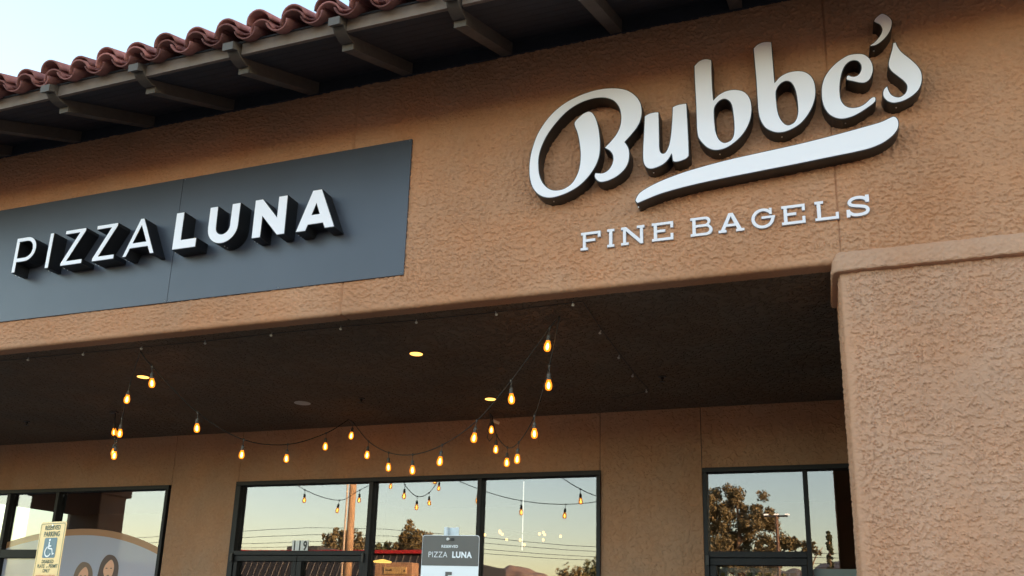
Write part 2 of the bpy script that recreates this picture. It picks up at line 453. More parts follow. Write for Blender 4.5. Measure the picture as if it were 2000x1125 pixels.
def band(xa, flip):
    prof = [(-.004, 3.660), (.028, 3.661), (.040, 3.664), (.044, 3.672), (.043, 3.69), (.040, 3.72), (.034, 3.75), (.025, 3.775), (.013, 3.795), (-.004, 3.810)]
    fine = []
    for i in range(len(prof)-1):
        for k in range(4): fine.append(tuple(prof[i][j]+(prof[i+1][j]-prof[i][j])*k/4 for j in (0, 1)))
    fine.append(prof[-1])
    base = np.array(lpath(PX, 0, rad=.012, d=.006, xend=2.7)); sv = base[:, 4]
    Z = np.array([f[1] for f in fine]); O = np.array([f[0] for f in fine])
    S, T = np.meshgrid(sv, Z, indexing='ij'); h = lace(S+11, T*1.0+4)*.6+.002*N1(S*5, T*5)
    off = O[None, :]+h*np.clip(O[None, :]/.03, 0, 1)
    X = base[:, 0][:, None]+base[:, 2][:, None]*off; Y = base[:, 1][:, None]+base[:, 3][:, None]*off
    zz = T+.004*N2(S*4, T*3)+.003*N1(S*14, T*9)
    nr, nc = S.shape; V = np.stack([X, Y, zz], -1).reshape(-1, 3)
    F = [(r*nc+c, r*nc+c+1, (r+1)*nc+c+1, (r+1)*nc+c) for r in range(nr-1) for c in range(nc-1)]
    make('pillar_band', V.tolist(), F, 'stucco_pillar', bld, True)
band(PX, 1)
# the next pillar along the arcade, seen only mirrored in the glass
MB().box((-13.7, .004, .1), (-12.05, PD, SOF), .02).box((-13.76, -.06, 3.5), (-11.99, PD+.06, SOF-.002), .02).make('pillar', 'stucco_pillar', bld)

MB().box((2.701, .005, .1), (9, .3, SOF-.001)).make('front_wall', 'stucco_relief', bld)  # unseen infill added to keep sunlight out of the arcade
MB().box((8.7, .301, .1), (8.9, WY-.001, SOF-.001)).make('end_sun_block', 'stucco_relief', bld)  # added out of view so no sun enters from this end
# -- eaves: rafters with cut tails, boards between, tiles
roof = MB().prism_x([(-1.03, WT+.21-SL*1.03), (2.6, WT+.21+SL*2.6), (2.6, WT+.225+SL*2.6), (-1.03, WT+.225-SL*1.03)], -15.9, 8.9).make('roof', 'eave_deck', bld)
MB().prism_x([(.15, WT+.2), (2.6, WT+.2), (2.6, WT+.2+SL*2.5), (.15, WT+.26)], -15.8, 8.8).make('gable_core', 'plaster_back', bld)
MB().box((-15.8, 2.6, WT+.19), (8.8, 12, WT+.225+SL*2.6)).make('unseen_flat_roof', 'plaster_back', bld)  # unseen; kept low and flat to shorten the building's shadow
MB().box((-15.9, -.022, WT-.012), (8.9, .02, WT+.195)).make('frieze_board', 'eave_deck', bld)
def zb(y): return WT+SL*y
prof = [(.0, zb(0)), (-.890, zb(-.890)), (-.912, zb(-.912)-.004), (-.915, zb(-.915)+.047), (-.935, zb(-.935)+.050)]
for k in range(8):
    a = math.radians(8+82*k/7); prof.append((-.935-.118*math.sin(a), zb(-.935)+.050+.055*(1-math.cos(a))))
prof += [(-1.058, zb(-1.058)+.15), (-1.108, zb(-1.108)+.148), (-1.110, zb(-1.11)+.2085), (.0, zb(0)+.2085)]
rm = MB().prism_x(prof, -.044, .044); rme = mesh_data('rafter', rm.V, rm.F, 'eave_wood')
RX = [-2.06-.86*k for k in range(-5, 9)]
for x in RX: place('rafter', rme, bld, (x+random.uniform(-.012, .012), 0, random.uniform(-.004, .004)))
for i in range(len(RX)-1):
    MB().box((RX[i+1]+.046, -1.022, 5.392), (RX[i]-.046, -.996, 5.488)).make('fascia_board', 'fascia_paint', bld)
for k in range(9):                                        # soffit boards under the tiles
    y0 = -.995+k*.112
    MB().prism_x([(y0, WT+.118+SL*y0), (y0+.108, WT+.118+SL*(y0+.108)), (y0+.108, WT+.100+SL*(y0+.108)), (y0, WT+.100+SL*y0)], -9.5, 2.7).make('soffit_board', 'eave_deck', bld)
def tile(r0, r1, length, thick, up, squash=.92, n=10):
    V = []; F = []
    for y, r in ((0, r0), (length, r1)):
        for rr in (r, r-thick):
            for k in range(n+1):
                a = math.radians(4+172*k/n); V.append((rr*math.cos(a), y, (rr*math.sin(a)*squash)*(1 if up else -1)))
    m = n+1
    def q(a, b, c, d): F.append((a, b, c, d) if up else (d, c, b, a))
    for k in range(n):
        q(k, k+1, 2*m+k+1, 2*m+k); q(m+k+1, m+k, 3*m+k, 3*m+k+1); q(k+1, k, m+k, m+k+1); q(2*m+k, 2*m+k+1, 3*m+k+1, 3*m+k)
    for k in (0, n): q(k, m+k, 3*m+k, 2*m+k) if k else q(m+k, k, 2*m+k, 3*m+k)
    return V, F
cov = mesh_data('cover_tile', *tile(.101, .085, .46, .013, True), 'terracotta', True)
pan = mesh_data('pan_tile', *tile(.092, .104, .46, .013, False, .82), 'terracotta_old', True)
for m_ in (cov, pan): m_.polygons.foreach_set('use_smooth', [True]*len(m_.polygons))
ANG = math.atan(SL); TP = .272
for k in range(-27, 18):
    xc = -4.60+TP*k; j = lambda a: random.uniform(-a, a)
    for lv, (dy, dz) in enumerate(((0, 0), (.022, .047))):
        place('pan_tile', pan, roof, (xc+TP/2+j(.006), -1.135+dy+j(.008), 5.437+.078+dz+j(.004)), (ANG-.02*lv, j(.05), j(.05)))
    for lv, (dy, dz) in enumerate(((.014, -.044), (-.006, 0))):
        place('cover_tile', cov, roof, (xc+j(.006), -1.135+dy+j(.018), 5.606-.094+dz+j(.007)), (ANG-.015, j(.05), j(.04)))
    y2 = -1.135+.36; z2 = SL*.36
    place('pan_tile', pan, roof, (xc+TP/2, y2, 5.515+.045+z2), (ANG, 0, j(.02)))
    place('cover_tile', cov, roof, (xc, y2, 5.512+.04+z2), (ANG, 0, j(.02)))

# -- shopfront wall with its openings
OP = [(-11.6, -7.896, 3.085), (-6.865, -2.198, 3.10), (-1.13, 1.6, 3.09)]      # x0, x1, head
WB = 'stucco_wall'
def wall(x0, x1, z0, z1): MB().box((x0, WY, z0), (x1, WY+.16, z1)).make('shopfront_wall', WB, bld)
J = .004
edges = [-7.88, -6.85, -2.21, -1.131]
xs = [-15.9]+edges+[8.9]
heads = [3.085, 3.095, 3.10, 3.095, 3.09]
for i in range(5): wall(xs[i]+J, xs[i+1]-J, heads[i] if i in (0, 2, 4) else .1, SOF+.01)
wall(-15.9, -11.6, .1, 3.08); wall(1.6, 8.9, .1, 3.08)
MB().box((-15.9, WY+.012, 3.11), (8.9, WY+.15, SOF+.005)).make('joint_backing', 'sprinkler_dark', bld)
# -- rooms behind the glass
rm_ = MB(); rm_.box((-15.5, 9.2, .1), (8.5, 9.3, 3.6)); rm_.box((-15.5, 3.72, 3.5), (8.5, 9.2, 3.6)); rm_.box((-7.5, 3.72, .1), (-7.38, 9.2, 3.5)); rm_.box((-1.75, 3.72, .1), (-1.6, 9.2, 3.5))
rm_.make('interior_walls', 'dark_room', bld)
MB().box((-15.5, 3.55, .05), (8.5, 9.2, .145)).make('interior_floor', 'room_floor', bld)

FR = 'bronze_frame'; GY = WY+.045
def pane(parent, x0, x1, z0, z1, mat='storefront_glass'):
    return MB().box((x0, GY, z0), (x1, GY+.006, z1)).make('pane', mat, parent)
def frame(bm, x0, x1, z0, z1, y0=WY-.028, y1=WY+.10): bm.box((x0, y0, z0), (x1, y1, z1), .003)
# left window group
wl = MB(); frame(wl, -11.6, -7.898, 3.03, 3.082); frame(wl, -7.945, -7.899, .15, 3.029)
wl = wl.make('window', FR, bld); tag(wl, 'wide dark framed window with a printed arch across the glass')
for x0, x1 in ((-10.66, -10.60), (-9.775, -9.725)):
    m = MB(); frame(m, x0, x1, .15, 3.029); m.make('mullion', FR, wl)
m = MB(); frame(m, -11.6, -10.661, 2.15, 2.21); frame(m, -10.599, -9.776, 2.15, 2.26); m.make('transom_bar', FR, wl)
for x0, x1 in ((-11.6, -10.661), (-10.599, -9.776)):
    pane(wl, x0, x1, 2.262, 3.029); pane(wl, x0, x1, .16, 2.149)
pane(wl, -9.724, -7.946, .16, 3.029)
# centre shopfront: pair of doors with a transom, two tall lights
wc = MB(); frame(wc, -6.863, -2.2, 3.045, 3.097); frame(wc, -6.863, -6.79, .15, 3.044); frame(wc, -2.245, -2.2, .15, 3.044)
wc = wc.make('window', FR, bld); tag(wc, 'dark framed shopfront with double doors and two tall panes')
for x0, x1 in ((-4.985, -4.93), (-3.612, -3.562)):
    m = MB(); frame(m, x0, x1, .15, 3.044); m.make('mullion', FR, wc)
m = MB(); frame(m, -6.789, -4.986, 2.192, 2.246); m.make('transom_bar', FR, wc)
pane(wc, -6.789, -4.986, 2.247, 3.044)
pane(wc, -4.929, -3.613, .16, 3.044); pane(wc, -3.561, -2.246, .16, 3.044)
def door(x0, x1, gx0, gx1, ztop, gz, hx):
    d = MB(); y0, y1 = WY-.012, WY+.07
    d.box((x0, y0, gz), (x1, y1, ztop), .003); d.box((x0, y0, .16), (gx0, y1, gz-.001), .003); d.box((gx1, y0, .16), (x1, y1, gz-.001), .003); d.box((gx0+.001, y0, .16), (gx1-.001, y1, .45), .003)
    d = d.make('door', FR, bld)
    MB().box((gx0, GY, .451), (gx1, GY+.006, gz-.001)).make('pane', 'door_glass', d)
    MB().box((hx-.016, WY-.055, ztop-.075), (hx+.016, WY-.0285, ztop+.025), .004).make('pivot_hinge', 'cable_black', d)
    s_ = 1 if hx < (gx0+gx1)/2 else -1
    MB().tube([((gx1+.04 if s_ > 0 else gx0-.04), WY-.06, .8), ((gx1+.04 if s_ > 0 else gx0-.04), WY-.06, 1.3)], .014, 8).make('handle', 'galvanised', d)
    return d
tag(door(-6.787, -5.897, -6.735, -5.962, 2.188, 2.122, -6.80), 'glazed dark metal door leaf hung on the wall side')
tag(door(-5.893, -4.99, -5.825, -5.050, 2.188, 2.122, -4.995), 'glazed dark metal door leaf beside the tall panes')
# right shopfront
wr = MB(); frame(wr, -1.128, 1.6, 3.04, 3.087); frame(wr, -1.128, -1.082, .15, 3.039)
wr = wr.make('window', FR, bld); tag(wr, 'dark framed shopfront with a single door beside the stucco pillar')
m = MB(); frame(m, -.150, -.104, .15, 3.039); m.make('mullion', FR, wr)
m = MB(); frame(m, -1.081, -.151, 2.176, 2.236); m.make('transom_bar', FR, wr)
pane(wr, -1.081, -.151, 2.237, 3.039); pane(wr, -.103, 1.6, .16, 3.039)
tag(door(-1.079, -.153, -1.012, -.212, 2.172, 2.104, -1.095), 'glazed dark metal door with a paper notice behind the glass')
MB().box((-.10, GY-.004, .6), (1.5, GY-.002, 2.075)).make('frosted_film', 'frosted', wr)
# house number on the transom glass
NUM = [(-5.972, '1'), (-5.898, '1'), (-5.824, '9')]
for x, dgt in NUM:
    MB().box((x-.036, GY-.005, 2.251), (x+.036, GY-.003, 2.372)).make('number_plate', 'sign_white', wc)
    me = text_mesh(dgt, .150, .0060, sx=.72); me.materials.clear(); me.materials.append(MATS['sign_darkgrey'])
    o = place('number', me, wc, (x-.002, GY-.0065, 2.259), (math.pi/2, 0, 0))
# printed film across the left window
def arch(x): return 2.54-(.1577 if x > -9.26 else .0976)*(x+9.26)**2
def strip(x0, x1, f0, f1, y, mat, name):
    n = 26; V = []; F = []
    for i in range(n+1):
        x = x0+(x1-x0)*i/n; V += [(x, y, f0(x)), (x, y, f1(x))]
    for i in range(n): F.append((2*i, 2*i+2, 2*i+3, 2*i+1))
    make(name, V, F, mat, wl)
FY = GY-.003
for x0, x1, zb0 in ((-10.595, -9.78, 2.262), (-9.722, -7.948, 1.2)):
    strip(x0, x1, lambda x: max(zb0, arch(x)-.085), lambda x: max(zb0, arch(x)), FY, 'print_orange', 'printed_band')
    strip(x0, x1, lambda x: zb0, lambda x: max(zb0, arch(x)-.0855), FY, 'print_lavender', 'printed_panel')
strip(-10.595, -9.78, lambda x: 1.2, lambda x: 2.148, FY, 'print_lavender', 'printed_panel')
def portrait(cx, top, s, hair):
    H = crom([(cx-.02*s, top), (cx+.09*s, top-.03*s), (cx+.165*s, top-.14*s), (cx+.175*s, top-.32*s), (cx+.20*s, top-.55*s), (cx-.20*s, top-.55*s), (cx-.165*s, top-.30*s), (cx-.14*s, top-.13*s), (cx-.09*s, top-.04*s)], 4)
    V, F = face_only(orient([H]), FY-.0015); make('printed_hair', V, F, hair, wl)
    K = crom([(cx+.03*s, top-.065*s), (cx+.085*s, top-.12*s), (cx+.095*s, top-.20*s), (cx+.07*s, top-.29*s), (cx+.02*s, top-.33*s), (cx-.035*s, top-.29*s), (cx-.075*s, top-.21*s), (cx-.05*s, top-.13*s)], 4)
    V, F = face_only(orient([K]), FY-.003); make('printed_face', V, F, 'print_skin', wl)
    for dx, dz, w, h in ((-.025, -.175, .018, .006), (.05, -.175, .018, .006), (.015, -.265, .024, .007)):
        V, F = face_only(orient([arc(cx+dx*s, top+dz*s, w*s, h*s, 0, 330, 10)]), FY-.004); make('printed_feature', V, F, hair, wl)
portrait(-9.17, 2.105, 1.0, 'print_hair_light'); portrait(-8.76, 2.20, 1.0, 'print_hair_dark')

# ================================================================== signs on the wall
def letter(parent, polys, yb, yf, trim=.0055, face='letter_face', screws=0, lift=.003, edge='letter_return', name='letter'):
    polys = orient(polys)
    V, F = solid(polys, yb, yf+lift); b = make(name, V, F, edge, parent)
    ins = [inset(P, trim) for P in polys]
    V, F = face_only(ins, yf); n = len(V)
    V = V+[(x, yf+lift+.001, z) for x, _, z in V]; k = 0
    for P in ins:
        for i in range(len(P)): a, c = k+i, k+(i+1) % len(P); F.append((c, a, a+n, c+n))
        k += len(P)
    make('face', V, F, face, b)
    if screws:
        P = polys[0]; low = sorted(range(len(P)), key=lambda i: P[i][1])[:1]
        for i in low:
            x, z = P[i]
            for y in ([yf+.05] if screws == 1 else [yf+.05, yf+.085]):
                MB().lathe((x, y, z-.003), [(.001, -.0035), (.0045, -.002), (.005, .004)], 8).make('screw', 'screw', b)
    return b
SCRIPT = {}
SCRIPT['B'] = [[(-1.386,5.042),(-1.357,5.018),(-1.332,4.963),(-1.313,4.878),(-1.305,4.787),(-1.306,4.697),(-1.323,4.629),(-1.351,4.572),(-1.4,4.509),(-1.457,4.46),(-1.523,4.426),(-1.589,4.406),(-1.656,4.398),(-1.715,4.411),(-1.766,4.446),(-1.806,4.505),(-1.828,4.585),(-1.833,4.677),(-1.825,4.767),(-1.805,4.847),(-1.777,4.925),(-1.726,5.009),(-1.658,5.085),(-1.573,5.144),(-1.48,5.181),(-1.379,5.203),(-1.295,5.207),(-1.212,5.197),(-1.146,5.177),(-1.089,5.143),(-1.041,5.09),(-1.013,5.03),(-1.006,4.965),(-1.015,4.904),(-1.039,4.851),(-1.08,4.8),(-1.128,4.749,1),(-1.104,4.703),(-1.096,4.644),(-1.105,4.588),(-1.129,4.54),(-1.169,4.503),(-1.213,4.479),(-1.262,4.465),(-1.306,4.466),(-1.336,4.488),(-1.349,4.518),(-1.343,4.548,1),(-1.31,4.539),(-1.278,4.539),(-1.246,4.559),(-1.223,4.599),(-1.217,4.642),(-1.229,4.68),(-1.249,4.705),(-1.28,4.728,1),(-1.233,4.774),(-1.192,4.825),(-1.168,4.879),(-1.16,4.94),(-1.166,5.0),(-1.183,5.049),(-1.212,5.089),(-1.253,5.116),(-1.303,5.132),(-1.361,5.135),(-1.429,5.125),(-1.496,5.101),(-1.564,5.058),(-1.631,4.991),(-1.69,4.914),(-1.731,4.834),(-1.754,4.755),(-1.758,4.683),(-1.751,4.609),(-1.73,4.543),(-1.695,4.493),(-1.657,4.465),(-1.615,4.455),(-1.569,4.46),(-1.523,4.484),(-1.491,4.523),(-1.466,4.581),(-1.454,4.651),(-1.453,4.722),(-1.462,4.805),(-1.477,4.881),(-1.499,4.949),(-1.493,4.98),(-1.461,5.011),(-1.424,5.036)]]
SCRIPT['u'] = [[(-0.993,4.927,1),(-0.958,4.943),(-0.919,4.946),(-0.889,4.942,1),(-0.888,4.792),(-0.888,4.669),(-0.883,4.634),(-0.869,4.618),(-0.852,4.624),(-0.833,4.66),(-0.819,4.718),(-0.81,4.796),(-0.803,4.883),(-0.799,4.962,1),(-0.769,4.972),(-0.738,4.975),(-0.697,4.973,1),(-0.694,4.845),(-0.691,4.687),(-0.691,4.584),(-0.697,4.562),(-0.717,4.545),(-0.755,4.535),(-0.786,4.535),(-0.805,4.545,1),(-0.811,4.596,1),(-0.827,4.568),(-0.855,4.538),(-0.894,4.519),(-0.941,4.509),(-0.976,4.519),(-0.999,4.549),(-1.008,4.594),(-1.007,4.681),(-1.0,4.795)]]
SCRIPT['b1'] = [[(-0.644,5.253,1),(-0.614,5.283),(-0.582,5.295),(-0.551,5.293),(-0.519,5.276,1),(-0.521,5.164),(-0.52,5.049),(-0.517,4.967,1),(-0.488,4.994),(-0.446,5.014),(-0.401,5.019),(-0.356,5.01),(-0.316,4.988),(-0.288,4.95),(-0.273,4.903),(-0.27,4.842),(-0.28,4.776),(-0.305,4.712),(-0.344,4.656),(-0.393,4.613),(-0.438,4.587),(-0.483,4.576),(-0.528,4.58),(-0.572,4.606),(-0.608,4.651),(-0.63,4.694),(-0.638,4.747),(-0.639,4.834),(-0.64,4.966),(-0.643,5.118)],[(-0.514,4.885),(-0.498,4.925),(-0.471,4.949),(-0.444,4.952),(-0.419,4.932),(-0.403,4.894),(-0.396,4.823),(-0.393,4.745),(-0.398,4.678),(-0.414,4.643),(-0.441,4.629),(-0.466,4.632),(-0.491,4.661),(-0.507,4.71),(-0.514,4.776)]]
SCRIPT['b2'] = [[(-0.246,5.306,1),(-0.22,5.33),(-0.186,5.342),(-0.153,5.341),(-0.12,5.33,1),(-0.119,5.238),(-0.117,5.132),(-0.115,5.021,1),(-0.086,5.052),(-0.042,5.073),(0.002,5.078),(0.045,5.072),(0.083,5.053),(0.113,5.019),(0.131,4.972),(0.136,4.908),(0.129,4.85),(0.11,4.791),(0.075,4.73),(0.03,4.68),(-0.021,4.65),(-0.071,4.636),(-0.114,4.637),(-0.156,4.655),(-0.197,4.692),(-0.223,4.748),(-0.234,4.81),(-0.237,4.913),(-0.238,5.044),(-0.242,5.194)],[(-0.11,4.94),(-0.097,4.976),(-0.074,5.0),(-0.045,5.009),(-0.02,4.995),(-0.003,4.961),(0.009,4.908),(0.014,4.839),(0.013,4.771),(0.002,4.723),(-0.018,4.695),(-0.047,4.686),(-0.071,4.701),(-0.093,4.741),(-0.106,4.794),(-0.111,4.863)]]
SCRIPT['e'] = [[(0.408,5.124),(0.442,5.111),(0.47,5.079),(0.487,5.033),(0.489,4.982),(0.477,4.943),(0.458,4.913),(0.43,4.899),(0.4,4.905),(0.36,4.924),(0.327,4.94),(0.32,4.955,1),(0.326,4.974),(0.34,4.978),(0.356,4.966),(0.377,4.962),(0.398,4.972),(0.412,4.999),(0.414,5.032),(0.401,5.062),(0.377,5.075),(0.35,5.071),(0.324,5.047),(0.304,5.004),(0.29,4.948),(0.282,4.882),(0.283,4.815),(0.299,4.771),(0.324,4.747),(0.354,4.737),(0.388,4.739),(0.42,4.754),(0.452,4.782),(0.473,4.792),(0.489,4.785,1),(0.487,4.759),(0.469,4.739),(0.434,4.716),(0.385,4.688),(0.336,4.669),(0.288,4.664),(0.248,4.675),(0.209,4.705),(0.181,4.752),(0.166,4.813),(0.165,4.889),(0.174,4.947),(0.196,5.002),(0.234,5.053),(0.282,5.094),(0.339,5.124),(0.374,5.128)]]
SCRIPT['apos'] = [[(0.571,5.39),(0.603,5.365),(0.624,5.329),(0.625,5.295),(0.612,5.251),(0.585,5.21),(0.548,5.176),(0.513,5.158),(0.479,5.158,1),(0.478,5.169,1),(0.509,5.189),(0.538,5.221),(0.554,5.252),(0.556,5.281),(0.545,5.308),(0.529,5.322),(0.513,5.339,1),(0.521,5.358),(0.543,5.379)]]
SCRIPT['s'] = [[(0.614,5.157,1),(0.636,5.16,1),(0.645,5.121),(0.668,5.073),(0.71,5.018),(0.744,4.965),(0.763,4.916),(0.765,4.866),(0.755,4.82),(0.732,4.78),(0.697,4.75),(0.653,4.728),(0.613,4.72),(0.58,4.723),(0.549,4.743),(0.53,4.775),(0.527,4.808),(0.54,4.839),(0.563,4.856,1),(0.567,4.825),(0.579,4.79),(0.6,4.769),(0.626,4.762),(0.654,4.779),(0.667,4.809),(0.667,4.838),(0.651,4.87),(0.621,4.909),(0.591,4.948),(0.576,4.985),(0.577,5.022),(0.591,5.069),(0.606,5.117)]]
SCRIPT['swoosh'] = [[(-1.048,4.265,1),(-1.063,4.285),(-1.06,4.306),(-1.035,4.345),(-0.976,4.379),(-0.888,4.414),(-0.771,4.446),(-0.647,4.47),(-0.458,4.497),(-0.229,4.518),(-0.004,4.537),(0.215,4.563),(0.387,4.588),(0.497,4.606),(0.549,4.624),(0.581,4.632),(0.601,4.612),(0.607,4.576),(0.598,4.537),(0.568,4.497),(0.511,4.457),(0.434,4.43),(0.333,4.417),(0.205,4.408),(-0.012,4.392),(-0.28,4.375),(-0.556,4.356),(-0.745,4.336),(-0.889,4.312),(-0.987,4.284)]]

sg = empty('script_letter_sign', (-.3, 0, 4.3), 'white script channel letters with black sides and underline on tan stucco', 'sign')
for k in SCRIPT: letter(sg, [crom(P, 4) for P in SCRIPT[k]], .004, -.125, .0055, screws=1)
# panel sign
ps = empty('panel_sign', (-5.2, 0, 3.995), 'dark blue-grey metal panel sign with white block letters', 'sign')
for x0, x1 in ((-7.6, -5.0425), (-5.0395, -2.846)): MB().box((x0, -.016, 3.996), (x1, .012, 5.142), .002).make('panel', 'sign_panel', ps)
for x, z in ((-2.865, 4.012), (-5.02, 4.012), (-5.062, 4.012), (-3.95, 4.012), (-2.865, 5.126), (-5.02, 5.126)):
    MB().lathe((x, -.016, z), [(.006, -.0001), (.006, .0001)], 8).make('rivet', 'screw', ps)
zt, zo = 4.727, 4.391
def zed(x0, x1): return [(x0, zt), (x1, zt), (x1, zt-.028), (x0+.062, zo+.042), (x1+.005, zo+.042), (x1+.005, zo), (x0-.003, zo), (x0-.003, zo+.028), (x1-.068, zt-.038), (x0, zt-.038)]
PL = [
 [[(-6.701, zo), (-6.661, zo), (-6.661, 4.489)]+arc(-6.570, 4.608, .117, .119, -90, 90, 14)+[(-6.701, zt)],
  [(-6.661, 4.687)]+arc(-6.572, 4.608, .078, .079, 90, -90, 12)+[(-6.661, 4.529)]],
 [[(-6.312, zo), (-6.270, zo), (-6.266, zt), (-6.308, zt)]],
 [zed(-6.130, -5.899)], [zed(-5.777, -5.547)],
 [[(-5.450, zo), (-5.409, zo), (-5.377, 4.462), (-5.192, 4.462), (-5.158, zo), (-5.115, zo), (-5.267, zt+.003), (-5.304, zt+.003)], [(-5.2855, 4.664), (-5.354, 4.510), (-5.216, 4.510)]],
 [[(-4.932, zo+.002), (-4.692, zo+.002), (-4.692, 4.477), (-4.849, 4.477), (-4.849, zt+.002), (-4.931, zt+.002)]],
 [[(-4.591, zt+.005), (-4.592, 4.54)]+arc(-4.4415, 4.54, .150, .149, 180, 360, 18)+[(-4.290, zt+.007), (-4.374, zt+.007), (-4.376, 4.54)]+arc(-4.4415, 4.54, .066, .066, 360, 180, 12)+[(-4.510, zt+.005)]],
 [[(-4.151, 4.733), (-4.076, 4.733), (-3.929, 4.556), (-3.929, 4.734), (-3.843, 4.734), (-3.841, 4.396), (-3.914, 4.396), (-4.065, 4.576), (-4.065, 4.394), (-4.150, 4.394)]],
 [[(-3.615, 4.739), (-3.531, 4.739), (-3.389, 4.396), (-3.479, 4.396), (-3.500, 4.443), (-3.631, 4.443), (-3.650, 4.394), (-3.742, 4.394)], [(-3.572, 4.617), (-3.603, 4.528), (-3.538, 4.528)]]]
for i, polys in enumerate(PL): letter(ps, polys, -.0165, -.158, .0035 if i < 5 else .0045, screws=2)
# small slab-serif line
fs = empty('slab_letter_sign', (-.55, 0, 4.0), 'small white slab serif letters under the white script underline', 'sign')
F_ = [(0,.136),(.142,.136),(.142,.089),(.121,.089),(.121,.115),(.036,.115),(.036,.083),(.104,.083),(.104,.062),(.036,.062),(.036,.02),(.05,.02),(.05,0),(-.002,0),(-.002,.02),(.014,.02),(.014,.115),(0,.115)]
I_ = [(0,.136),(.051,.136),(.051,.116),(.037,.116),(.037,.02),(.05,.02),(.05,0),(0,0),(0,.02),(.013,.02),(.013,.116),(0,.116)]
N_ = [(0,.136),(.036,.136),(.131,.038),(.131,.116),(.11,.116),(.11,.136),(.163,.136),(.163,.116),(.153,.116),(.153,0),(.134,0),(.035,.104),(.035,.02),(.053,.02),(.053,0),(0,0),(0,.02),(.013,.02),(.013,.116),(0,.116)]
E_ = [(0,.136),(.146,.136),(.146,.088),(.126,.088),(.126,.115),(.036,.115),(.036,.083),(.092,.083),(.092,.062),(.036,.062),(.036,.021),(.126,.021),(.126,.05),(.146,.05),(.146,0),(0,0),(0,.021),(.013,.021),(.013,.115),(0,.115)]
B_ = [(0,.136),(.098,.136)]+arc(.100,.1035,.0345,.0325,90,-50,8)+arc(.106,.0385,.040,.0385,52,-90,9)+[(0,0),(0,.02),(.013,.02),(.013,.116),(0,.116)]
Bh = [[(.036,.116),(.098,.116)]+arc(.098,.100,.0155,.016,90,-90,6)[1:-1]+[(.098,.083),(.036,.083)], [(.036,.0625),(.104,.0625)]+arc(.104,.0415,.0205,.021,90,-90,6)[1:-1]+[(.104,.020),(.036,.020)]]
A_ = [(0,0),(.052,0),(.052,.02),(.042,.02),(.051,.04),(.113,.04),(.122,.02),(.113,.02),(.113,0),(.167,0),(.167,.02),(.150,.02),(.097,.138),(.068,.138),(.016,.02),(0,.02)]
Ah = [[(.082,.112),(.061,.06),(.103,.06)]]
G_ = [(.072,.083),(.158,.083),(.158,.064),(.150,.064)]+arc(.081,.068,.073,.0715,-4,-308,26)+[(.119,.138),(.139,.138),(.139,.092),(.119,.092)]+arc(.081,.068,.051,.050,-325,-4,24)[::1]+[(.128,.064),(.072,.064)]
L_ = [(0,.136),(.054,.136),(.054,.116),(.037,.116),(.037,.021),(.124,.021),(.124,.048),(.143,.048),(.143,0),(0,0),(0,.02),(.013,.02),(.013,.116),(0,.116)]
def stroke(pts, hw):
    n = len(pts); q = []
    for i in range(n-1):
        p0, p1, p2, p3 = pts[max(i-1, 0)], pts[i], pts[i+1], pts[min(i+2, n-1)]
        for k in range(6):
            t = k/6; q.append(tuple(.5*((2*p1[j])+(p2[j]-p0[j])*t+(2*p0[j]-5*p1[j]+4*p2[j]-p3[j])*t*t+(3*p1[j]-p0[j]-3*p2[j]+p3[j])*t**3) for j in (0, 1)))
    q.append(pts[-1]); L = []; Rr = []
    for i, p in enumerate(q):
        a, b = q[max(i-1, 0)], q[min(i+1, len(q)-1)]; d = Vector((b[0]-a[0], b[1]-a[1])).normalized()
        L.append((p[0]-d.y*hw, p[1]+d.x*hw)); Rr.append((p[0]+d.y*hw, p[1]-d.x*hw))
    return L+Rr[::-1]
S_ = stroke([(.122,.106),(.106,.121),(.073,.128),(.038,.121),(.020,.102),(.027,.083),(.055,.073),(.088,.066),(.116,.056),(.125,.036),(.112,.017),(.074,.009),(.036,.015),(.012,.036)], .0112)
def base_z(x): return 4.0165+.0075*(x+1.47)
for x0, O, holes in ((-1.470,F_,[]),(-1.282,I_,[]),(-1.184,N_,[]),(-.971,E_,[]),(-.711,B_,Bh),(-.528,A_,Ah),(-.323,G_,[]),(-.125,E_,[]),(.079,L_,[]),(.268,S_,[])):
    z_ = base_z(x0); polys = [[(x0+a, z_+b) for a, b in P] for P in [O]+holes]
    b = letter(fs, polys, .004, -.022, .0012, 'letter_face_flat', 0, .0025, 'letter_edge_grey')
    if O is S_:
        for (a, c, d, e) in ((.1145,.090,.1365,.139), (0,-.002,.0205,.050)):
            V, F = solid(orient([[(x0+a, z_+c), (x0+d, z_+c), (x0+d, z_+e), (x0+a, z_+e)]]), .004, -.0228); make('serif', V, F, 'letter_face_flat', b)

# ================================================================== arcade ceiling fittings
def downlight(x, y, lit, label, group):
    e = empty('recessed_light', (x, y, SOF), label, 'light', group)
    r = .070 if lit else .088
    MB().lathe((x, y, SOF), [(r*.80, .004), (r*.84, -.004), (r, -.0035), (r*1.02, .004)], 24).make('trim_ring', 'fixture_white' if not lit else 'sprinkler_dark', e, True)
    MB().lathe((x, y, SOF), [(r*.8, -.0045), (r*.8, .003)], 24).make('lens', 'downlight_glow' if lit else 'fixture_white', e)
downlight(-3.24, 1.06, True, 'lit recessed downlight in the open arcade ceiling between two string light hooks', 'recessed arcade lights')
downlight(-6.22, 1.07, True, 'lit recessed downlight right behind a hanging string light bulb', 'recessed arcade lights')
downlight(-3.17, 2.69, True, 'lit recessed downlight crossed by the string light cable', 'recessed arcade lights')
downlight(-5.24, 2.38, False, 'unlit white round disc in the arcade ceiling', 'recessed arcade lights')
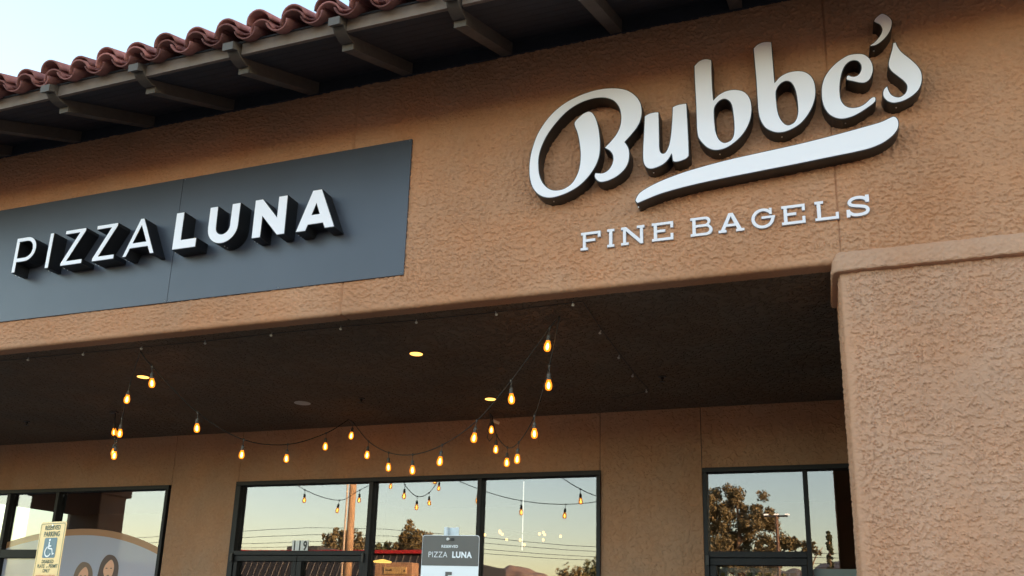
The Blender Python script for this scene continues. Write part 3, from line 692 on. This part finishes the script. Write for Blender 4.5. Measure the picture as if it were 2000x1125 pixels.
for x, y, lb in ((-9.21, 2.39, 'small dark sprinkler head on the ceiling above the printed window'), (-4.50, 2.35, 'small dark sprinkler head on the ceiling near the white disc'), (-1.31, 2.28, 'small dark sprinkler head on the ceiling near the stapled wire')):
    e = empty('sprinkler_head', (x, y, SOF), lb, 'sprinkler', 'ceiling sprinkler heads')
    MB().lathe((x, y, SOF), [(.014, -.03), (.014, -.008), (.038, -.006), (.04, .002)], 12).make('escutcheon', 'sprinkler_dark', e)
    MB().lathe((x, y, SOF-.05), [(.028, 0), (.028, .003), (.006, .004), (.006, .022)], 10).make('deflector', 'sprinkler_dark', e)
HK = [(-7.45, .26), (-6.80, .26), (-6.15, .26), (-5.50, .26), (-4.83, .265), (-4.16, .24), (-3.50, .24), (-2.85, .255), (-2.20, .25), (-1.60, .21), (-1.55, .87), (-1.55, 1.54), (-1.55, 2.13), (-1.53, 2.69)]
cw = empty('ceiling_wire', (-3.5, .26, SOF), 'thin wire strung along small white hooks under the arcade ceiling', 'wire')
wp = [Vector((x, y-.006, SOF-.009)) for x, y in HK[:10]]+[Vector((-1.512, .196, SOF-.008))]+[Vector((x+.02, y, SOF-.009)) for x, y in HK[10:]]+[Vector((-1.62, 2.72, SOF-.03)), Vector((-1.75, 2.76, SOF-.035)), Vector((-1.86, 2.86, SOF-.03)), Vector((-1.93, 2.88, SOF-.012))]
MB().tube(wp, .0032, 5).make('wire', 'cable_black', cw)
hk = MB().lathe((0, 0, 0), [(.004, -.034), (.010, -.030), (.012, -.022), (.005, -.016), (.004, 0)], 8); hkm = mesh_data('hook', hk.V, hk.F, 'hook_white')
for x, y in HK: place('hook', hkm, cw, (x+random.uniform(-.01, .01), y, SOF), (random.uniform(-.3, .3), random.uniform(-.3, .3), 0))

# ================================================================== string lights
sl = empty('string_lights', (-4.5, 1.5, SOF), 'black cable of lit amber bulbs swagged across the arcade', 'string lights')
EA = [(-7.509,2.084,3.597),(-7.208,1.81,3.261),(-6.756,1.399,3.154),(-6.585,1.244,3.347),(-6.162,.859,3.59)]
EA = [(-7.50,2.07,3.60),(-7.12,1.73,3.285),(-6.74,1.384,3.175),(-6.52,1.184,3.352),(-6.162,.859,3.60)]
AB = [(-5.548,.459,3.613),(-5.455,1.009,3.315),(-5.356,1.6,3.172),(-5.254,2.202,3.241),(-5.158,2.771,3.48)]
BC = [(-4.971,3.023,3.645),(-4.575,2.702,3.347),(-4.132,2.344,3.138),(-3.672,1.972,3.029),(-3.184,1.577,3.025),(-2.697,1.183,3.134),(-2.274,.841,3.363),(-1.848,.496,3.658)]
CD = [(-1.908,.693,3.417),(-2.172,1.151,3.143),(-2.513,1.742,3.054),(-2.804,2.249,3.119),(-3.145,2.84,3.38),(-3.327,3.156,3.66)]
hooks = {'A': (-5.57, .32, SOF-.02), 'B': (-5.10, 3.13, SOF-.02), 'C': (-1.75, .42, SOF-.02), 'D': (-3.39, 3.26, SOF-.02), 'E': (-7.64, 2.20, SOF-.02)}
chain = [hooks['E']]+EA+[hooks['A']]+AB+[hooks['B']]+BC+[hooks['C']]+CD+[hooks['D']]
corner = {hooks[k] for k in hooks}
cab = []
for i in range(len(chain)-1):
    p1, p2 = Vector(chain[i]), Vector(chain[i+1])
    p0 = Vector(chain[i-1]) if i and chain[i] not in corner else p1-(p2-p1)*.6
    p3 = Vector(chain[i+2]) if i+2 < len(chain) and chain[i+1] not in corner else p2+(p2-p1)*.6
    for k in range(5):
        t = k/5; cab.append(.5*((2*p1)+(p2-p0)*t+(2*p0-5*p1+4*p2-p3)*t*t+(3*p1-p0-3*p2+p3)*t**3))
cab.append(Vector(chain[-1]))
MB().tube(cab, .0054, 6).make('cable', 'cable_black', sl, True)
E_pt = Vector(hooks['E'])
MB().tube([E_pt+Vector((-.02, .02, .012)), E_pt, E_pt+Vector((.01, .0, -.06)), E_pt+Vector((.02, -.01, -.13))], .006, 6).box(tuple(E_pt+Vector((-.07, -.02, -.004))), tuple(E_pt+Vector((.03, .02, .014)))).make('plug', 'socket_black', sl)
D_pt = Vector(hooks['D'])
MB().tube([D_pt+Vector((0, 0, .012)), D_pt, D_pt+Vector((.01, 0, -.05)), D_pt+Vector((-.03, .01, -.26)), D_pt+Vector((.0, .01, -.30)), D_pt+Vector((.035, .01, -.26)), D_pt+Vector((.03, 0, -.07))], .006, 6).make('cable_end', 'socket_black', sl)
make('paper_tag', [tuple(D_pt+Vector(v)) for v in ((.04, -.02, -.06), (.13, -.03, -.10), (.12, -.03, -.13), (.03, -.02, -.09))], [(0, 1, 2, 3)], 'hook_white', sl)
sk = MB(); sk.tube([(0, 0, .004), (.001, 0, -.03), (0, 0, -.055)], .0032, 5); sk.lathe((0, 0, 0), [(.006, .012), (.010, .006), (.010, -.006), (.005, -.014)], 8)
sk.lathe((0, 0, 0), [(.0165, -.108), (.0180, -.104), (.0180, -.092), (.0150, -.088), (.0150, -.066), (.012, -.058), (.005, -.052)], 12)
skm = mesh_data('socket', sk.V, sk.F, 'socket_black', False)
bb = MB().lathe((0, 0, 0), [(.004, -.192), (.015, -.189), (.0235, -.180), (.0265, -.166), (.0270, -.154), (.0255, -.140), (.020, -.126), (.0165, -.115), (.0150, -.106)], 14); bbm = mesh_data('bulb', bb.V, bb.F, 'amber_glass', True)
fb = MB().lathe((0, 0, 0), [(.003, -.178), (.0085, -.172), (.0105, -.158), (.009, -.140), (.004, -.126)], 8); fbm = mesh_data('filament', fb.V, fb.F, 'filament_glow', True)
for p in EA+AB+BC+CD:
    e_ = place('socket', skm, sl, p, (random.uniform(-.10, .10), random.uniform(-.10, .10), random.uniform(0, 6)))
    for nm, md in (('bulb', bbm), ('filament', fbm)):
        c_ = bpy.data.objects.new(nm, md); COL.objects.link(c_); c_.parent = e_

# ================================================================== street signs before the arcade
def rounded(w, h, r, top):
    return arc(w/2-r, top-r, r, r, 0, 90, 5)+arc(-w/2+r, top-r, r, r, 90, 180, 5)+arc(-w/2+r, top-h+r, r, r, 180, 270, 5)+arc(w/2-r, top-h+r, r, r, 270, 360, 5)
def plate(name, P, yb, yf, mat, parent):
    V, F = solid(orient([P]), yb, yf); return make(name, V, F, mat, parent)
def flat(name, polys, y, mat, parent):
    V, F = face_only(orient(polys), y); return make(name, V, F, mat, parent)
def words(body, size, x, z, y, mat, parent, weight=0., sx=1., spacing=1., name='lettering'):
    me = text_mesh(body, size, weight, sx=sx, spacing=spacing); me.materials.clear(); me.materials.append(MATS[mat])
    o = bpy.data.objects.new(name, me); link(o, parent); o.location = (x, y, z); o.rotation_euler = (math.pi/2, 0, 0); return o
def post(parent, top, y):
    b = MB()
    for a, c in (((-.040, y), (-.024, y+.004)), ((-.024, y+.0041), (-.0205, y+.03)), ((-.0205, y+.028), (.0205, y+.032)), ((.0205, y+.0041), (.024, y+.03)), ((.024, y), (.040, y+.004))):
        b.box((a[0], a[1], 0), (c[0], c[1], top))
    b.make('post', 'galvanised', parent)
ad = empty('parking_sign', (-5.117, -.71, 0), 'cream disabled parking sign with a blue wheelchair symbol on a post', 'sign'); ad.rotation_euler = (0, 0, -.195); ORG[ad] = Vector()
T = 2.094
pl = plate('plate', rounded(.305, .457, .022, T), 0, -.003, 'sign_cream', ad)
o_ = rounded(.283, .435, .016, T-.011); i_ = rounded(.2755, .4275, .013, T-.01475)
flat('border_line', [o_, i_], -.0042, 'sign_green', ad)
post(ad, T-.01, .002)
words('RESERVED', .0445, 0, T-.056, -.0045, 'sign_green', ad, .0009, sx=.92)
words('PARKING', .0500, 0, T-.103, -.0045, 'sign_green', ad, .0010, sx=.90)
words('DISABLED', .0350, 0, T-.2890, -.0045, 'sign_green', ad, .0006, sx=.90)
words('PLATE', .0350, -.070, T-.3200, -.0045, 'sign_green', ad, .0006, sx=.90)
words('or', .0190, .003, T-.3200, -.0045, 'sign_green', ad, .0003, sx=.95)
words('PERMIT', .0350, .074, T-.3200, -.0045, 'sign_green', ad, .0006, sx=.90)
words('ONLY', .0350, 0, T-.3510, -.0045, 'sign_green', ad, .0006, sx=.90)
words('DO NOT BLOCK ACCESS AISLE', .0165, 0, T-.3800, -.0045, 'sign_red', ad, .0003, sx=.98)
flat('symbol_panel', [[(a, b) for a, b in rounded(.150, .140, .012, T-.112)]], -.0044, 'sign_blue', ad)
cz = T-.182
sym = [arc(-.010, cz+.054, .0095, .0095, 0, 340, 12), stroke([(-.011, cz+.041), (-.012, cz+.015), (-.010, cz-.008)], .0072),
       stroke([(-.003, cz-.006), (.016, cz-.007), (.030, cz-.010), (.040, cz-.034), (.045, cz-.046)], .0052), stroke([(.041, cz-.047), (.052, cz-.042), (.060, cz-.039)], .0045), stroke([(-.004, cz+.012), (.010, cz+.012), (.020, cz+.012)], .0046),
       stroke([(-.023, cz+.007), (-.041, cz-.010), (-.046, cz-.030), (-.036, cz-.051), (-.014, cz-.060), (.008, cz-.054), (.022, cz-.040)], .0052)]
for i, P in enumerate(sym): flat('wheelchair_symbol', [P], -.0052-.0003*i, 'sign_white', ad)
for z in (T-.027, T-.405): MB().lathe((0, 0, 0), [(.001, .006), (.007, .005), (.008, 0)], 10).make('bolt', 'screw', ad).matrix_local = Matrix.Translation((0, -.004, z)) @ Matrix.Rotation(math.pi/2, 4, 'X')
rp = empty('reserved_sign', (-1.815, -1.257, 0), 'grey and white reserved parking sign on a galvanised post', 'sign'); rp.rotation_euler = (0, 0, .146); ORG[rp] = Vector()
T = 1.925
plate('plate', rounded(.305, .457, .014, T), 0, -.003, 'sign_white', rp)
flat('grey_field', [arc(.1505-.013, T-.0025-.013, .013, .013, 0, 90, 5)+arc(-.1505+.013, T-.0025-.013, .013, .013, 90, 180, 5)+[(-.1505, T-.156), (.1505, T-.156)]], -.0042, 'sign_grey', rp)
post(rp, T+.042, .002)
words('RESERVED', .0190, -.004, T-.0640, -.0052, 'sign_white', rp, .0004, sx=.98, spacing=1.08)
words('PIZZA', .0420, -.066, T-.1140, -.0052, 'sign_white', rp, -.0004, sx=.88, spacing=1.05)
words('LUNA', .0420, .062, T-.1140, -.0052, 'sign_white', rp, .0017, sx=.88, spacing=1.10)
words('5', .115, -.004, T-.268, -.0052, 'sign_grey', rp, .003, sx=.85)
MB().lathe((0, 0, 0), [(.0015, .011), (.008, .009), (.0085, 0)], 12).make('bolt', 'hook_white', rp).matrix_local = Matrix.Translation((-.014, -.004, T-.021)) @ Matrix.Rotation(math.pi/2, 4, 'X')
MB().box((.0, -.0062, T-.028), (.019, -.0045, T-.015), .002).make('bolt_shadow', 'cable_black', rp)  # black block drawn as the bolt's shadow on the plate

# ================================================================== inside the shop
ch = empty('chandelier', (-4.09, 6.5, 3.5), 'ring chandelier of warm glowing globes behind the shop glass', 'chandelier')
MB().tube([(-4.09, 6.5, 3.5), (-4.09, 6.5, 2.50)], .008, 6).make('stem', 'tube_glow', ch)
gl = MB().lathe((0, 0, 0), [(.004, -.022), (.015, -.016), (.021, 0), (.015, .016), (.004, .022)], 12); glm = mesh_data('globe', gl.V, gl.F, 'globe_glow', True)
for k in range(12):
    a = 2*math.pi*k/12+.25; r = .55 if k % 2 == 0 else .36; z = 2.72+.05*math.sin(a*2+1)-(.06 if k % 3 == 0 else 0)
    p = (-4.09+r*math.cos(a), 6.5+r*math.sin(a), z)
    MB().tube([(-4.09, 6.5, 2.74), (p[0], p[1], z+.04)], .005, 5).make('arm', 'rib_metal', ch)
    place('globe', glm, ch, p)
pd_ = empty('pendant_lamp', (-6.6, 7.0, 2.35), 'amber disc lamp glowing behind the double door glass', 'lamp')
MB().lathe((-6.6, 7.0, 2.35), [(.14, 0), (.15, .02), (.03, .05)], 20).make('shade', 'fixture_glow', pd_)
MB().tube([(-6.6, 7.0, 2.4), (-6.6, 7.0, 3.5)], .006, 5).make('cord', 'cable_black', pd_)
nt_ = empty('paper_notice', (-.61, WY+.06, 1.5), 'coloured paper notice taped behind the single glass door', 'notice')
MB().box((-1.0, GY+.010, 1.45), (-.225, GY+.012, 2.085)).make('sheet', 'box_white', nt_)
rr = random.Random(4)
for k in range(9):
    x = -.98+.083*k; h = rr.uniform(.05, .11)
    MB().box((x, GY+.0075, 2.03-h), (x+rr.uniform(.04, .07), GY+.009, 2.035)).make('printed_block', rr.choice(['box_red', 'box_orange', 'box_green', 'box_yellow', 'sign_red']), nt_)

# ================================================================== across the car park (seen mirrored in the glass)
up = empty('utility_pole', (-20.1, -22, 0), 'tall sunlit wooden utility pole with a conduit strapped to it', 'pole')
MB().tube([(-20.05, -22, 0), (-20.15, -22, 6), (-20.28, -22, 13)], [.20, .165, .13], 12).make('shaft', 'pole_wood', up, True)
MB().tube([(-20.30, -21.86, 0), (-20.37, -21.88, 6), (-20.46, -21.9, 11)], .045, 8).make('conduit', 'conduit', up, True)
MB().box((-21.3, -22.12, 11.8), (-19.1, -22.0, 11.95)).make('crossarm', 'pole_wood', up)
for i, (z0, z1, z2) in enumerate(((5.25, 5.46, 4.55), (4.98, 5.16, 4.40), (4.72, 4.86, 4.20), (4.55, 4.66, 4.07))):
    pts = []
    for k in range(25):
        x = -60+100*k/24
        z = z1+(z0-z1)*(x+20.2)/-6.0 if x < -20.2 else z1+(z2-z1)*(x+20.2)/11.6
        z = max(min(z, z1), 3.4) if x < -20.2 else max(z, z2-1.2*(x+8.6)/40) if x > -8.6 else z
        pts.append((x, -22-.25*i, z+.06*math.sin(x*.21)))
    tag(MB().tube(pts, .011, 5).make('power_line', 'cable_black'), ['topmost power line strung past the utility pole', 'second power line below the topmost on the utility pole', 'third power line above the lowest on the utility pole', 'lowest power line strung past the utility pole'][i], 'wire', 'power lines across the car park')
rb = empty('diner_building', (-31, -46, 0), 'low dark roofed diner with a red edge beyond the utility pole', 'building')
MB().box((-44, -56, 0), (-25.3, -41, 3.2)).make('wall', 'sandy_block', rb)
MB().prism_x([(-39.7, 3.1), (-40.7, 5.75), (-56, 5.75), (-57, 3.1)], -45, -25).make('mansard_roof', 'dark_metal_roof', rb)
for k in range(38):
    x = -44.6+k*.52
    MB().tube([(x, -39.66, 3.1), (x+.25, -40.66, 5.72)], .03, 4).make('roof_rib', 'rib_metal', rb)
MB().box((-45.2, -40.72, 5.73), (-24.8, -40.3, 5.98), .02).make('red_edge', 'red_metal', rb)
MB().box((-37.6, -46, 5.8), (-35.0, -43, 6.5)).make('roof_unit', 'rib_metal', rb)
mo = empty('monument_sign', (-13.7, -14, 0), 'sandy stucco monument sign with a gold plaque', 'sign')
MB().box((-14.42, -14.5, 0), (-13.0, -14.0, 3.33), .02).make('body', 'sandy_block', mo)
MB().box((-14.06, -13.999, 2.93), (-13.20, -13.96, 3.17), .01).make('plaque', 'plaque_gold', mo)
for x, w_, z, hh in ((-13.98, .035, 3.06, .07), (-13.93, .05, 3.055, .045), (-13.87, .04, 3.05, .05), (-13.815, .02, 3.06, .08), (-13.78, .02, 3.06, .08), (-13.30, .06, 3.04, .05)):
    MB().box((x, -13.958, z-hh/2), (x+w_, -13.955, z+hh/2)).make('plaque_mark', 'ink_dark', mo)
lp = empty('parking_lot_lamp', (-2.0, -30, 0), 'brown car park lamp post with three lit heads', 'lamp post')
MB().tube([(-2.0, -30, 0), (-2.0, -30, 6.72)], [.085, .07], 8).make('post', 'lamp_pole_brown', lp)
MB().box((-2.50, -30.05, 6.62), (-1.48, -29.95, 6.70)).make('arm', 'cable_black', lp)
for x in (-2.46, -2.0, -1.5): MB().box((x-.11, -30.12, 6.705), (x+.11, -29.88, 6.765), .015).make('lamp_head', 'lot_lamp_glow', lp)

def tree(name, label, x, y, blobs, mat, n, size, trunk, seed, droop=0., group=None):
    r = np.random.RandomState(seed); e = empty(name, (x, y, 0), label, 'tree', group)
    b = MB()
    for pts, rad in trunk: b.tube([(x+p[0], y+p[1], p[2]) for p in pts], [rad*(1-.65*i/(len(pts)-1)) for i in range(len(pts))], 7)
    b.make('trunk', 'bark', e, True)
    C_ = []; 
    vol = np.array([bl[3]*bl[3]*bl[4] for bl in blobs]); vol = vol/vol.sum()
    for bl, f in zip(blobs, vol):
        k = max(6, int(240*f)); q = r.normal(size=(k, 3)); q /= np.linalg.norm(q, axis=1)[:, None]; q *= (r.rand(k, 1)**.45)
        C_.append(np.array(bl[:3])+q*np.array([bl[3], bl[3], bl[4]]))
    C_ = np.concatenate(C_); cr = r.uniform(.3, .85, len(C_))*np.mean([bl[3] for bl in blobs])*.40
    i = r.randint(0, len(C_), n); q = r.normal(size=(n, 3)); q /= np.linalg.norm(q, axis=1)[:, None]
    P = C_[i]+q*(r.rand(n, 1)**.6)*cr[i][:, None]
    P[:, 2] -= droop*r.rand(n)**2
    P += np.array([x, y, 0])
    a = r.normal(size=(n, 3)); a[:, 2] -= droop*1.5; a /= np.linalg.norm(a, axis=1)[:, None]
    c = np.cross(a, r.normal(size=(n, 3))); c /= np.linalg.norm(c, axis=1)[:, None]
    s = size*r.uniform(.6, 1.4, (n, 1)); o0 = np.array([x, y, 0]); P = P-o0
    V = np.stack([P-a*s*.6, P+c*s*.28, P+a*s*.6, P-c*s*.28], 1).reshape(-1, 3)
    F = np.arange(4*n).reshape(-1, 4)
    me = bpy.data.meshes.new('crown'); me.from_pydata(V.tolist(), [], F.tolist()); me.materials.append(MATS[mat])
    link(bpy.data.objects.new('crown', me), e)
tree('eucalyptus_tree', 'tall open eucalyptus with pale forked trunk beside the car park lamp', -4.7, -38,
     [(-1.5,0,7.0,1.5,1.6),(-.1,0,8.5,1.4,1.2),(1.5,0,7.7,1.25,1.1),(.7,0,6.5,1.9,1.3),(-1.0,0,7.9,1.4,1.0),(-.9,0,5.2,2.1,1.3),(1.9,0,5.6,1.0,1.0),(-2.6,.5,8.4,.7,1.3),(.5,0,4.6,2.2,.9),(-2.6,0,6,1.0,1.6)], 'leaf_eucalyptus', 46000, .15,
     [([(0,0,0),(.05,0,3),(.1,0,5.2)],.26),([(.1,0,5.0),(-.5,0,6.3),(-1.2,0,7.6)],.15),([(.1,0,5.2),(.3,0,6.8),(.2,0,8.6)],.16),([(.2,0,6.0),(1.0,0,7.0),(1.5,0,7.8)],.10)], 5)
tree('eucalyptus_tree', 'drooping eucalyptus growing right behind the utility pole', -43.0, -60,
     [(-1.0,0,8.2,1.2,1.5),(1.1,0,8.4,1.3,1.3),(0,0,7.0,2.0,1.6),(-.2,0,9.2,.7,.6)], 'leaf_eucalyptus', 11000, .24, [([(0,0,0),(.1,0,5),(.2,0,8.5)],.3)], 8, droop=.7)
tree('eucalyptus_tree', 'tall feathery tree behind the dark diner roof', -35.6, -60,
     [(-.3,0,9.2,.9,1.1),(-1.2,0,8.2,1.1,.9),(1.0,0,8.3,1.2,1.1),(0,0,7.2,2.0,1.3)], 'leaf_olive', 11000, .22, [([(0,0,0),(.1,0,5),(-.2,0,9)],.28)], 9)
tree('bushy_tree', 'short yellowish green bushy tree behind the dark diner roof', -38.7, -60,
     [(0,0,7.0,1.3,1.3),(.8,0,7.2,.8,.9)], 'leaf_green', 6000, .2, [([(0,0,0),(.1,0,3.5),(0,0,6.5)],.2)], 10)
tree('slender_tree', 'slim spreading tree behind the car park lamp post', -.6, -38,
     [(-1.2,0,6.1,.7,.4),(-.2,0,5.95,.5,.3),(.2,0,5.6,.3,.2),(-.6,0,5.4,.5,.3)], 'leaf_eucalyptus', 3200, .15, [([(-.2,0,0),(-.15,0,3),(-.3,0,5.8)],.10),([(-.2,0,4.5),(.2,0,5.4),(.6,0,5.9)],.05)], 12)
tree('cypress_tree', 'narrow dark cypress near the slim spreading tree', .30, -34,
     [(0,0,1.0+.3*k,.07+.46*(1-k/17.5),.34) for k in range(18)], 'leaf_cypress', 16000, .13, [([(0,0,0),(0,0,3),(0,0,6)],.12)], 13)
for i, (x, y, zt_, rr_, lb) in enumerate(((-36.0,-80,6.9,1.7,'leafy tree below the mountains beside the diner'), (-33.4,-82,6.3,1.3,'lower round tree standing apart below the mountains'), (-25.6,-78,7.6,1.6,'olive tree below the higher mountain peak'), (-23.3,-80,8.4,1.5,'taller thin tree right of the olive tree below the peak'), (-29.6,-84,6.1,.9,'small lone tree in the gap below the mountains'))):
    tree('distant_tree', lb, x, y, [(0,0,zt_-1.2,rr_,1.2),(.7,0,zt_-2,rr_,1.3),(-.8,0,zt_-2.3,rr_,1.3),(0,0,zt_-3.4,rr_*1.2,1.5)], 'leaf_olive' if i % 2 == 0 else 'leaf_green', 5000, .24, [([(0,0,0),(0,0,3),(.1,0,zt_-1)],.2)], 20+i, group='trees before the mountains')
# mountains
V = []; F = []; nx = 420; ny = 12
rg = lambda x: 150+26*math.sin(x*.0042+1.1)+14*math.sin(x*.011+.4)+7*math.sin(x*.031)+4*math.sin(x*.083+2)
for j in range(ny):
    for i in range(nx+1):
        x = -3200+4600*i/nx; t = j/(ny-1)
        V.append((x, -2200-700*t+40*math.sin(x*.02+j*1.7), (rg(x)+18)*(math.sin(t*math.pi/2)**1.1)+(8*math.sin(x*.05+j*2.1) if 0 < j < ny-1 else 0)))
for j in range(ny-1):
    for i in range(nx): a = j*(nx+1)+i; F.append((a, a+1, a+nx+2, a+nx+1))
tag(make('mountains', V, F, 'mountain_rock', None, True), kind='structure')
